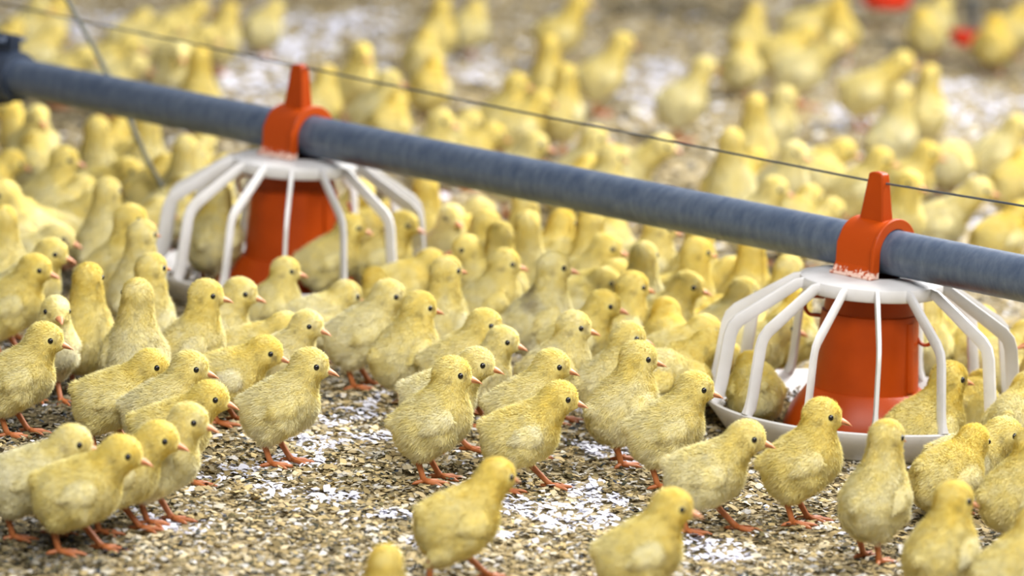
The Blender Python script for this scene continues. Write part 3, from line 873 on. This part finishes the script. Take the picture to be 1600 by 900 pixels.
# ------------------------------------------------------------------ the flock
CHICKS = [
    (-0.0883, 3.3240, 80, 'A', 0, 1.050, 0.003, '', 'only a blurred crown of a chick rising over the bottom edge of the frame'),
    (-0.0354, 3.6508, 28, 'W2', 12, 1.103, 0.003, '', 'chick striding alone at the very front with widely parted legs, head turned off'),
    (0.1158, 3.5768, 8, 'B', 0, 1.103, 0.003, '', 'chick walking right at the bottom edge, right of center, nearest but one to the camera'),
    (0.3674, 3.6316, 55, 'A', -24, 1.103, 0.003, '', 'plump chick at the front right corner seen from behind, head turned right'),
    (0.4216, 3.5776, 35, 'B', 0, 1.103, 0.003, '', 'chick cut off by the bottom right corner, only its rounded back showing'),
    (0.1809, 3.8930, 2, 'W', 0, 1.103, 0.003, '', 'chick striding right in front of the near feeder pan, lead foot stretched out'),
    (0.2690, 3.9459, 5, 'A', 0, 1.134, 0.003, '', 'bright chick in profile standing against the white rim of the near feeder'),
    (0.3255, 3.8153, 58, 'U', -12, 1.103, 0.003, '', 'chick seen from behind with stretched neck before the near feeder pan'),
    (0.4030, 3.9737, 40, 'L', 24, 1.103, 0.003, '', 'hunched chick turned away before the right end of the near feeder pan'),
    (0.4245, 4.0336, 12, 'L', 0, 1.103, 0.003, '', 'chick leaning right beside the hunched one, beak near the right edge'),
    (0.4560, 3.8789, 30, 'A', 0, 1.103, 0.003, '', 'chick at the right edge below the near feeder, its head outside the frame'),
    (0.1496, 4.0674, 8, 'B', 0, 1.113, 0.003, '', 'chick looking right at the left end of the near feeder pan, beak near its rim'),
    (0.1099, 4.1526, 38, 'A', -24, 1.155, 0.003, '', 'tall chick two places left of the near feeder pan, body half away, head turned right'),
    (0.0152, 4.0202, 8, 'W', 0, 1.103, 0.003, '', 'chick leaning forward in mid stride just right of the tall upright center front one'),
    (-0.0666, 4.0369, 8, 'A', 0, 1.155, 0.003, '', 'tall upright chick at center front, its breast overlapping the one peering behind it'),
    (-0.0639, 4.1651, 0, 'W', 0, 1.103, 0.003, '', 'chick peering right from behind the tall upright one at center front'),
    (-0.0500, 4.3350, 3, 'B', 0, 1.103, 0.003, '', 'round headed chick in the second row, beak held just above a lower neighbour'),
    (-0.0294, 4.2905, -5, 'B', 0, 1.029, 0.003, '', 'low held head directly under the beak of a round headed chick, second row center'),
    (0.0167, 4.1451, 5, 'B', 0, 1.103, 0.003, '', 'chick walking right, close behind the one leaning forward in mid stride'),
    (0.0475, 4.3250, 6, 'A', 0, 1.103, 0.003, '', 'chick with round head behind the walking pair at center, third row'),
    (0.1014, 4.2815, 22, 'A', -12, 1.103, 0.003, '', 'chick looking right over the back of the tall one left of the near feeder'),
    (-0.2090, 4.0745, 2, 'B', 0, 1.134, 0.003, '', 'chick standing clear on open litter left of center, both orange feet visible'),
    (-0.1037, 4.3647, 38, 'A', -12, 1.134, 0.003, '', 'chick seen half from behind, center left, head turned right, beside the large one'),
    (-0.1494, 4.4482, 8, 'B', 0, 1.134, 0.003, '', 'large chick facing right at the front of the far feeder, orange legs behind'),
    (-0.2711, 4.2442, 0, 'L', 0, 1.103, 0.003, 'wing', 'chick with dirt speckled wing, crouching left of the one standing clear'),
    (-0.2584, 4.3745, -5, 'L', 0, 1.103, 0.003, '', 'chick low behind the dirt speckled wing, head between two neighbours'),
    (-0.2211, 4.3235, -15, 'B', 0, 1.029, 0.003, '', 'chick mostly hidden, beak poking out above the one standing clear on open litter'),
    (-0.3174, 4.0462, 3, 'B', 0, 1.103, 0.003, '', 'golden chick standing between the dirt speckled wing and the pale plump walker'),
    (-0.3666, 4.0881, 2, 'W3', 0, 1.103, 0.003, '', 'pale plump chick walking at left, behind the file of four'),
    (-0.3016, 3.9604, -2, 'W3', 0, 1.103, 0.003, '', 'chick at left bending forward toward the orange foot of its neighbour'),
    (-0.2999, 3.8188, -4, 'B', 0, 1.103, 0.003, '', 'chick in the left file with one orange foot thrown forward, second in that file'),
    (-0.3319, 3.7759, 0, 'W3', 0, 1.103, 0.003, '', 'chick in the left file, middle, its back half covered by the nearest one'),
    (-0.4031, 3.7398, 6, 'W3', 0, 1.103, 0.003, '', 'chick at the left edge, its beak hidden behind the nearest chick of the file'),
    (-0.3581, 3.6975, 2, 'W3', 0, 1.134, 0.003, '', 'nearest chick of the left file, greyish belly, orange leg planted at bottom left'),
    (-0.4623, 4.1420, 2, 'B', 0, 1.113, 0.003, '', 'chick in profile at the left edge, in front of the camera facing one'),
    (-0.4503, 4.3024, -58, 'A', -12, 1.050, 0.003, '', 'chick facing the camera with both eyes visible, left side'),
    (-0.4223, 4.3622, 70, 'T', 0, 1.103, 0.003, '', 'slim chick seen from behind with stretched neck, right of the camera facing one'),
    (-0.5136, 4.5093, 0, 'B', 0, 1.103, 0.003, '', 'chick in profile at far left, directly above the camera facing one'),
    (-0.5073, 4.6087, -4, 'B', 0, 1.103, 0.003, '', 'chick peering over the back of the far left profile chick'),
    (-0.5330, 4.8189, 0, 'L', 0, 1.103, 0.003, '', 'topmost of three stacked profile heads at the far left'),
    (-0.5417, 4.6754, 92, 'T', 0, 1.103, 0.003, '', 'chick cut by the left edge, seen from behind with upright neck'),
    (-0.5172, 5.0409, 5, 'L', 0, 1.103, 0.003, '', 'chick with bright eye low in the crowd left of the far feeder'),
    (-0.4254, 4.7190, 14, 'U', 0, 1.155, 0.003, '', 'large golden chick standing tall left of the far feeder, eye dark'),
    (-0.3943, 4.6302, 62, 'T', -12, 1.103, 0.003, '', 'narrow headed chick seen from behind in front of the large golden one'),
    (-0.3680, 4.4378, 60, 'T', -12, 1.103, 0.003, '', 'chick facing away with yellow crown, directly behind the centre back view'),
    (-0.3619, 4.2577, 92, 'T', 12, 1.155, 0.003, '', 'chick seen squarely from behind, pointed neck, center of the left group'),
    (-0.3143, 4.3313, 8, 'U', 0, 1.103, 0.003, '', 'chick with long neck and white nape looking right, before the far feeder'),
    (-0.2981, 4.4372, 0, 'B', 0, 1.103, 0.003, '', 'chick with round head looking right, between long necked one and far feeder'),
    (-0.2507, 4.6045, 8, 'A', 0, 0.997, 0.003, '', 'thin necked chick standing at the front rim of the far feeder'),
    (-0.2023, 4.8350, 12, 'B', 0, 1.050, 0.012, '', 'chick standing in the far feeder pan between its white bars'),
    (-0.1473, 4.8650, -4, 'B', 0, 1.071, 0.012, '', 'chick at the right bars of the far feeder, white breast facing the crowd'),
    (-0.3353, 4.9080, 75, 'A', 24, 1.134, 0.012, '', 'chick inside the far feeder left of the orange tube, seen from behind'),
    (-0.1366, 4.6729, 110, 'L', 0, 0.997, 0.003, '', 'small round head poking up between the far feeder and the large chick'),
    (-0.2034, 4.5473, 25, 'L', 12, 1.103, 0.003, '', 'chick bowed behind the large chick at the far feeder front'),
    (-0.0719, 4.5116, 62, 'T', -24, 1.103, 0.003, '', 'chick with vivid yellow head seen from behind, right of the far feeder'),
    (-0.0241, 4.6622, 12, 'A', 0, 1.103, 0.003, '', 'chick looking right behind the one with soiled back, middle crowd'),
    (0.0283, 4.5594, 18, 'U', 0, 1.155, 0.003, 'back', 'chick with brown soiled patch on its back, center'),
    (0.0626, 4.7208, 4, 'L', 0, 1.103, 0.003, '', 'chick with low flat head, right of the soiled back chick'),
    (0.0760, 4.7752, 4, 'L', 0, 1.103, 0.003, '', 'chick peering over the low flat headed one from its right'),
    (0.0692, 4.4734, 3, 'B', 0, 1.103, 0.003, '', 'chick with round head and small eye below the low flat headed one'),
    (0.1112, 4.5606, 25, 'A', 0, 1.103, 0.003, '', 'chick turned half away right of the round headed one, only one eye edge visible'),
    (0.0755, 4.8171, 3, 'B', 0, 1.103, 0.003, '', 'chick in profile beneath the pipe at center, right of the soiled back one'),
    (0.0208, 4.8798, 25, 'L', 0, 1.103, 0.003, '', 'chick with head turned away, left of the profile chick beneath the pipe center'),
    (0.1469, 4.9222, 18, 'A', 0, 1.134, 0.003, '', 'chick whose eye just shows under the lower edge of the pipe, right of center'),
    (0.2012, 4.8092, -3, 'L', 0, 1.155, 0.003, '', 'broad headed chick low beside the top of the near feeder sloping left bars'),
    (0.1580, 4.6077, 0, 'B', 0, 1.103, 0.003, '', 'chick gazing right just below the broad headed one left of near feeder'),
    (0.1561, 4.7633, 5, 'L', 0, 1.103, 0.003, '', 'chick with little but its crown showing left of the broad headed one'),
    (0.2330, 4.6334, 200, 'P', 0, 1.103, 0.003, 'breast', 'dishevelled chick preening, brown smudge on its breast, left of near feeder'),
    (0.1631, 4.5255, 95, 'L', 0, 1.103, 0.003, '', 'small white crown behind the dishevelled preening chick'),
    (0.1645, 4.3868, 15, 'L', 0, 1.103, 0.003, '', 'rounded back of a chick just right of the brown smudged preening one'),
    (0.1890, 4.4351, 30, 'R', 0, 1.103, 0.003, '', 'chick curled against the left bars of the near feeder'),
    (0.1420, 4.3372, 10, 'P', 0, 1.103, 0.003, '', 'chick with long pale back bending down left of the near feeder pan'),
    (0.2053, 4.6789, 60, 'R', 0, 1.103, 0.003, '', 'fluffy round back of a chick behind the left bars of near feeder'),
    (0.1640, 4.4637, 20, 'L', 0, 1.103, 0.003, '', 'chick feeding over the far rim behind the near feeder left bars'),
    (0.2490, 4.5337, 5, 'L', 0, 1.050, 0.003, '', 'chick with dark eye just behind the rim of the near feeder'),
    (0.2460, 4.3487, 100, 'R', 0, 1.029, 0.012, '', 'chick curled up asleep in the near feeder pan left of the tube'),
    (0.4060, 4.2467, 28, 'S', 0, 1.218, 0.000, '', 'large chick sitting in the near feeder pan right of the orange tube'),
    (0.4590, 4.3367, 70, 'R', 0, 1.103, 0.003, '', 'chick resting behind the right bars of the near feeder'),
    (0.5440, 4.4037, 175, 'A', 24, 1.050, 0.003, '', 'chick facing left behind the right bars of the near feeder'),
    (0.4918, 4.2275, 70, 'L', 0, 1.103, 0.003, '', 'chick at the right edge behind the near feeder bars, facing away'),
    (0.5060, 4.5205, 40, 'L', 0, 1.103, 0.003, '', 'rounded back of a chick at right edge under the pipe'),
    (0.4379, 4.6313, 50, 'P', 0, 1.103, 0.003, '', 'pale round back directly behind the near feeder tube right side'),
    (0.4290, 4.5531, 80, 'B', 0, 1.050, 0.003, '', 'chick behind the near feeder just right of the top of its orange tube'),
    (0.4839, 4.5758, 75, 'L', 0, 1.103, 0.003, '', 'chick between the right bars of the near feeder and the pipe'),
    (-0.1056, 5.0456, 70, 'T', 0, 1.103, 0.003, '', 'chick with pointed neck seen from behind, right of the far feeder plate'),
    (-0.0792, 4.9803, -60, 'A', 0, 1.050, 0.003, '', 'chick facing forward between pointed neck and heads right of far feeder'),
    (-0.0778, 5.1509, -5, 'L', 0, 1.103, 0.003, '', 'chick with curved dark brow low under the pipe, center left'),
    (-0.0207, 5.0225, 182, 'L', 0, 1.103, 0.003, '', 'left looking chick, upper of two, right of the far feeder'),
    (-0.0258, 4.7643, 182, 'B', 0, 1.103, 0.003, '', 'left looking chick, lower of two, with orange beak'),
    (-0.0432, 4.9028, 50, 'A', -24, 1.103, 0.003, '', 'chick with small eye behind the two left looking ones'),
    (-0.0151, 4.7553, 95, 'U', 0, 1.103, 0.003, '', 'golden back of a chick right of the two left looking ones'),
    (0.0072, 4.9720, 60, 'T', 0, 1.103, 0.003, '', 'bright yellow chick back just under the pipe, center'),
    (0.0119, 4.8211, 80, 'T', 0, 1.103, 0.003, '', 'chick under the pipe at center, half behind the bright one'),
    (0.0404, 4.9471, 60, 'B', 0, 1.103, 0.003, '', 'chick back right under the pipe between bright one and cream one'),
    (0.0835, 4.8816, 90, 'U', 0, 1.103, 0.003, '', 'cream chick seen from behind under the pipe, center right'),
    (0.1083, 5.0941, 80, 'L', 0, 1.103, 0.003, '', 'shaded chick under the pipe right of the cream one'),
    (0.1837, 4.7231, 30, 'U', 0, 1.103, 0.003, '', 'chick with smooth slanting back under the pipe left of the broad headed one'),
    (0.1979, 4.8726, 60, 'U', 0, 1.103, 0.003, '', 'chick with ochre neck under the pipe left of near feeder'),
    (0.2525, 4.7614, 70, 'U', 0, 1.103, 0.003, '', 'chick under the pipe close to the near feeder plate, seen from behind'),
    (0.2848, 4.7046, 50, 'A', 0, 1.103, 0.003, '', 'chick behind the sloping upper bars of the near feeder'),
    (0.2903, 4.6172, 70, 'L', 0, 1.103, 0.003, '', 'whitish chick seen between upper left bars of the near feeder'),
    (0.2193, 4.5762, 30, 'B', 0, 1.103, 0.003, '', 'chick behind outer left bar of the near feeder, head down'),
    (-0.2017, 5.1473, -30, 'B', 0, 1.050, 0.003, '', 'chick behind the far feeder right bars with dark eye'),
    (-0.1799, 5.0943, 10, 'L', 0, 1.103, 0.003, '', 'chick reaching into the far feeder from the back'),
    (0.1350, 4.6611, 70, 'T', 0, 1.103, 0.003, '', 'golden chick with upright neck beneath the pipe right of center'),
    (-0.1215, 4.7929, 20, 'L', 0, 1.050, 0.003, '', 'chick squeezed beside the right bars of the far feeder'),
    (-0.6265, 5.6314, 185, 'B', 0, 1.103, 0.003, '', 'blurred chick facing left at left edge just under the pipe coupling'),
    (-0.6103, 5.5455, -60, 'A', 0, 1.103, 0.003, '', 'blurred chick facing the camera under the pipe at far left'),
    (-0.5978, 5.4453, 95, 'L', 0, 1.103, 0.003, '', 'blurred golden back at far left below the camera facing blurred one'),
    (-0.5143, 5.3615, 70, 'T', 0, 1.103, 0.003, '', 'blurred chick with cone shaped neck under the pipe, left of the cord'),
    (-0.5259, 5.6220, 60, 'L', 0, 1.103, 0.003, '', 'blurred chick back touching the hanging cord just under the pipe'),
    (-0.5132, 5.4555, 0, 'L', 0, 1.103, 0.003, '', 'upper of two chicks with dark eyes just left of the cord'),
    (-0.5045, 5.3085, 0, 'L', 0, 1.103, 0.003, '', 'lower of two chicks with dark eyes just left of the cord'),
    (-0.3965, 5.2424, 80, 'T', 0, 1.103, 0.003, '', 'blurred chick with cone shaped neck right of the cord'),
    (-0.4412, 5.2629, 60, 'L', 0, 1.208, 0.003, '', 'big pale rounded chick back crossed by the cord'),
    (-0.5495, 5.2100, 5, 'A', 0, 1.103, 0.003, '', 'blurred chick with grey eye under the pipe at left, head lowered'),
    (-0.6400, 5.3032, 30, 'L', 0, 1.103, 0.003, '', 'blurred chick back at left edge above the one showing dark legs'),
    (-0.5462, 4.9389, 190, 'B', 0, 1.155, 0.003, '', 'chick facing left at left edge over dark red legs'),
    (-0.4571, 4.8996, 60, 'T', 0, 1.103, 0.003, '', 'chick with pointed crown left of the cord foot'),
    (-0.5333, 5.1362, 40, 'L', 0, 1.103, 0.003, '', 'ochre back of a chick beside the pointed crown, left crowd'),
    (-0.4324, 5.0072, 40, 'L', 0, 1.103, 0.003, '', 'chick behind the left outer bar of far feeder'),
    (-0.4121, 5.5237, 60, 'L', 0, 1.103, 0.003, '', 'golden blurred back under the pipe beside the far feeder plate'),
    (-0.3747, 5.3414, 60, 'L', 0, 1.103, 0.003, '', 'chick behind the upper left bars of the far feeder'),
    (-0.4572, 5.4211, 70, 'T', 0, 1.103, 0.003, '', 'slim blurred chick under the pipe, touching the cord on its right'),
    (-0.5230, 4.9916, 200, 'L', 0, 1.103, 0.003, '', 'chick in shadow at left edge below the dark red legs'),
    (-0.4094, 5.1699, 60, 'L', 0, 1.103, 0.003, '', 'blurred chick behind the top left bars of the far feeder, dull yellow'),
    (-0.3540, 5.1938, 100, 'L', 0, 1.103, 0.003, '', 'blurred chick behind the far feeder grille, left of its orange tube'),
    (-0.7572, 6.6899, 0, 'B', 0, 1.103, 0.003, '', 'blurred chick at top left corner with dark eye above the wire'),
    (-0.7714, 6.5565, 60, 'L', 0, 1.103, 0.003, '', 'blurred chick back at the top left corner left of the bolt'),
    (-0.7158, 6.5152, 40, 'L', 0, 1.103, 0.003, '', 'blurred chick between the bolt and the cord above the pipe'),
    (-0.6572, 6.3085, 0, 'L', 0, 1.103, 0.003, '', 'blurred chick with orange beak resting on the pipe line left of the cord'),
    (-0.6086, 6.4592, 0, 'L', 0, 1.103, 0.003, '', 'blurred chick crossed by the wire right of the cord'),
    (-0.5784, 6.2424, 0, 'L', 0, 1.103, 0.003, '', 'blurred chick peeping over the pipe right of the cord'),
    (-0.6044, 6.7544, 50, 'L', 0, 1.103, 0.003, '', 'blurred dull chick at the top between cord and wire'),
    (-0.5695, 6.6928, 20, 'L', 0, 1.103, 0.003, '', 'blurred bright backed chick above the wire at upper left'),
    (-0.5090, 6.6036, 5, 'L', 0, 1.103, 0.003, '', 'blurred chick above the wire looking right toward white litter'),
    (-0.4921, 6.2639, -70, 'B', 0, 1.103, 0.003, '', 'blurred soiled chick facing forward just above the pipe'),
    (-0.4428, 6.0555, 80, 'T', 0, 1.103, 0.003, '', 'blurred deep yellow chick standing over the pipe beside white litter'),
    (-0.5416, 6.9201, 30, 'L', 0, 1.103, 0.003, '', 'blurred chick at the top edge, left, above the looking right one'),
    (-0.4623, 6.7286, 60, 'B', 0, 1.103, 0.003, '', 'blurred chick at top edge left of the one with orange feet'),
    (-0.4119, 6.9588, 60, 'L', 0, 1.103, 0.003, '', 'blurred chick with orange feet on white litter at the top'),
    (-0.7393, 6.8720, 60, 'L', 0, 1.103, 0.003, '', 'blurred chick on the top edge touching the cord'),
    (-0.1395, 6.9113, 60, 'A', 0, 1.103, 0.003, '', 'blurred golden chick at top, center, leftmost of a trio'),
    (-0.1535, 6.6937, 80, 'L', 0, 1.103, 0.003, '', 'blurred pair mate with white side, lower of the top center trio'),
    (-0.0919, 7.0963, 70, 'L', 0, 1.103, 0.003, '', 'blurred chick at top edge, rightmost of the top center trio'),
    (-0.1352, 6.3664, 80, 'L', 0, 1.103, 0.003, '', 'blurred whitish chick back standing just above the wire, center'),
    (-0.2380, 6.3262, -60, 'A', 0, 1.103, 0.003, '', 'blurred chick facing forward above the orange clamp fin, right of it'),
    (-0.1974, 6.0444, 0, 'A', 0, 1.103, 0.003, '', 'blurred chick whose beak crosses the wire right of the far clamp'),
    (-0.2775, 6.0646, 70, 'B', 0, 1.103, 0.003, '', 'blurred chick immediately right of the far orange clamp fin'),
    (-0.1796, 5.9804, 70, 'L', 0, 1.103, 0.003, '', 'blurred white breasted chick just above the pipe, center left'),
    (-0.1176, 5.6913, -10, 'A', 0, 1.103, 0.003, '', 'blurred chick with dark eye and orange beak above the pipe center left'),
    (-0.0051, 5.9828, 25, 'W', 0, 1.103, 0.003, '', 'blurred chick with long sloping back running up to the wire'),
    (-0.0240, 6.0783, 10, 'A', 0, 1.103, 0.003, '', 'blurred chick with small eye above the wire, center'),
    (0.0527, 7.0154, 20, 'V', 0, 1.103, 0.003, '', 'blurred chick at top edge, center, pale back and golden head'),
    (0.0348, 6.4143, 88, 'U', 0, 1.103, 0.003, '', 'blurred chick with tall golden neck below the pale back one'),
    (0.0538, 6.1020, 70, 'U', 0, 1.103, 0.003, '', 'blurred chick with white breast edge, standing before the golden necked one'),
    (-0.0680, 5.7524, 25, 'L', 0, 1.103, 0.003, '', 'blurred chick with broad back lying along the pipe'),
    (0.1130, 6.5137, 25, 'V', 0, 1.134, 0.003, '', 'blurred chick alone with raised head, light back, on tan litter'),
    (0.2258, 6.2852, 25, 'V', 0, 1.134, 0.003, '', 'blurred solitary whitish chick with raised head, right of the raised head one'),
    (-0.0053, 5.5585, 0, 'B', 0, 1.103, 0.003, '', 'chick looking right with orange beak just over the pipe, center'),
    (0.0792, 5.6068, 10, 'A', 0, 1.103, 0.003, '', 'chick with pink beak right under the wire, center'),
    (0.0999, 5.4494, 30, 'A', 0, 1.103, 0.003, '', 'chick with shaded cheek standing before the pink beaked one'),
    (0.1297, 5.5671, 0, 'Y', 0, 1.103, 0.003, '', 'chick looking right whose head meets the wire, right of center'),
    (0.0675, 5.4942, 60, 'L', 0, 1.103, 0.003, '', 'pale crown peeking over the pipe below the pink beaked one'),
    (0.1254, 5.6704, 70, 'P', 0, 1.103, 0.003, '', 'round backed chick over the pipe left of the head meeting the wire'),
    (-0.0977, 5.8553, 30, 'L', 0, 1.103, 0.003, '', 'blurred chick with ochre shadow above pipe, left of broad back'),
    (0.2608, 5.4817, 82, 'T', 0, 1.176, 0.003, '', 'blurred chick with tall broad neck crossed by the wire'),
    (0.3083, 5.8729, 85, 'T', 0, 1.103, 0.003, '', 'deep yellow headed chick seen from behind above the wire'),
    (0.3444, 6.0875, 0, 'A', 0, 1.103, 0.003, '', 'blurred chick with dark eye beside the deep yellow head'),
    (0.3316, 6.7801, 80, 'L', 0, 1.103, 0.003, '', 'blurred grey white chick back with shadowed rear at upper right'),
    (0.4061, 6.9819, 15, 'L', 0, 1.155, 0.003, '', 'blurred bright chick at upper right, left one of two round backs'),
    (0.4595, 7.3530, 10, 'L', 0, 1.103, 0.003, '', 'blurred dull chick near the top, left of the red drinker'),
    (0.4156, 6.6903, 2, 'Y', 0, 1.155, 0.003, '', 'blurred chick with lifted head and orange beak at upper right'),
    (0.5015, 6.4989, 5, 'Y', 0, 1.155, 0.003, '', 'blurred white backed chick with dark eye at upper right'),
    (0.5725, 6.3070, 75, 'U', 0, 1.103, 0.003, '', 'blurred golden necked chick right of the white backed one'),
    (0.5024, 6.0209, 42, 'U', 0, 1.176, 0.003, '', 'blurred chick seen from behind with gold nape, lower of the two necks'),
    (0.6389, 5.9488, 5, 'B', 0, 1.103, 0.003, '', 'blurred chick at right edge with red legs and dark eye'),
    (0.7579, 7.2228, 82, 'L', 0, 1.176, 0.003, '', 'blurred olive chick with dark red legs at the top right corner'),
    (0.6841, 7.4936, 60, 'L', 0, 1.134, 0.003, '', 'blurred olive chick right of the red drinker'),
    (0.6583, 7.3307, 100, 'L', 0, 1.103, 0.003, '', 'blurred pale chick back touching the red drinker on its right side'),
    (0.5109, 7.2376, 100, 'B', 0, 1.103, 0.003, '', 'blurred chick immediately left of the red drinker'),
    (0.2820, 5.2943, 0, 'B', 0, 1.103, 0.003, '', 'chick with orange beak and white bib above the pipe left of near clamp'),
    (0.3448, 5.2650, 30, 'L', 0, 1.103, 0.003, '', 'round crown peeking over the pipe left of the near clamp'),
    (0.3309, 5.5768, -25, 'A', 0, 1.103, 0.003, '', 'blurred chick with short beak above the wire left of the near clamp'),
    (0.3864, 5.7800, 5, 'L', 0, 1.103, 0.003, '', 'blurred chick with dark eye over the wire, upper of two near the clamp fin'),
    (0.4295, 5.5809, 2, 'B', 0, 1.103, 0.003, '', 'blurred chick with dark eye right above the near clamp fin'),
    (0.3870, 5.6878, 60, 'P', 0, 1.103, 0.003, '', 'blurred broad backed chick touching the near clamp fin on its left'),
    (0.4558, 5.3056, -35, 'U', 0, 1.103, 0.003, '', 'chick with tall pale neck just right of the near clamp fin'),
    (0.4947, 5.6587, 0, 'B', 0, 1.103, 0.003, '', 'whitish headed chick with dark eye right of the near clamp fin'),
    (0.5708, 5.8834, 70, 'P', 0, 1.103, 0.003, '', 'blurred round yellow chick back right of the whitish headed one'),
    (0.5079, 5.3393, 5, 'Y', 0, 1.103, 0.003, '', 'chick standing right of the near clamp, head reaching up to the wire'),
    (0.5802, 5.3111, 40, 'L', 0, 1.103, 0.003, '', 'blurred chick at the right edge just above the pipe'),
    (0.3326, 5.3520, 50, 'L', 0, 1.103, 0.003, '', 'blurred chick low behind the pipe left of the round crown'),
    (0.2741, 5.6404, 40, 'L', 0, 1.103, 0.003, '', 'blurred chick back beneath the wire left of the short beaked one'),
    (0.6387, 5.7559, 60, 'L', 0, 1.103, 0.003, '', 'blurred chick at the right edge above the red legged one shadow'),
    (0.8141, 7.4595, 60, 'L', 0, 1.103, 0.003, '', 'blurred chick cut by the top right corner'),
    (0.3520, 7.0893, 60, 'B', 0, 1.103, 0.003, '', 'blurred chick at the top edge right of the bare tan litter'),
]
for row in CHICKS:
    chick(*row)

# ------------------------------------------------------------------ light: barn daylight, ceiling lamps and an added frontal fill
world = bpy.data.worlds.new('barn_light')
scene.world = world
world.use_nodes = True
bg = world.node_tree.nodes['Background']
bg.inputs['Color'].default_value = (0.88, 0.92, 1.0, 1)
bg.inputs['Strength'].default_value = 0.22
def lamp(name, loc, target, sx, sy, power, col=(1, 0.98, 0.965)):
    l = bpy.data.lights.new(name, 'AREA')
    l.shape = 'RECTANGLE'; l.size = sx; l.size_y = sy; l.energy = power; l.color = col
    o = bpy.data.objects.new(name, l)
    COL.objects.link(o)
    o.location = loc
    o.rotation_euler = (Vector(target) - Vector(loc)).to_track_quat('-Z', 'Y').to_euler()
    return o
lamp('ceiling_and_fill_lamp', (2.0, 5.6, 2.5), (0.2, 4.6, 0), 2.2, 1.4, 255)
lamp('ceiling_and_fill_lamp', (0.3, 1.9, 2.6), (0.1, 4.6, 0), 2.6, 1.0, 150)  # unseen fill lamp, added in front to brighten the chicks' near sides
lamp('ceiling_and_fill_lamp', (2.0, 9.6, 2.8), (0.6, 7.6, 0), 3.0, 1.6, 85)

vs = scene.view_settings
vs.view_transform = 'Standard'
vs.look = 'None'
vs.gamma = 1.0
vs.use_curve_mapping = False
vs.exposure = 0.07
scene.cycles.max_bounces = 8
scene.cycles.diffuse_bounces = 5
scene.cycles.use_denoising = True
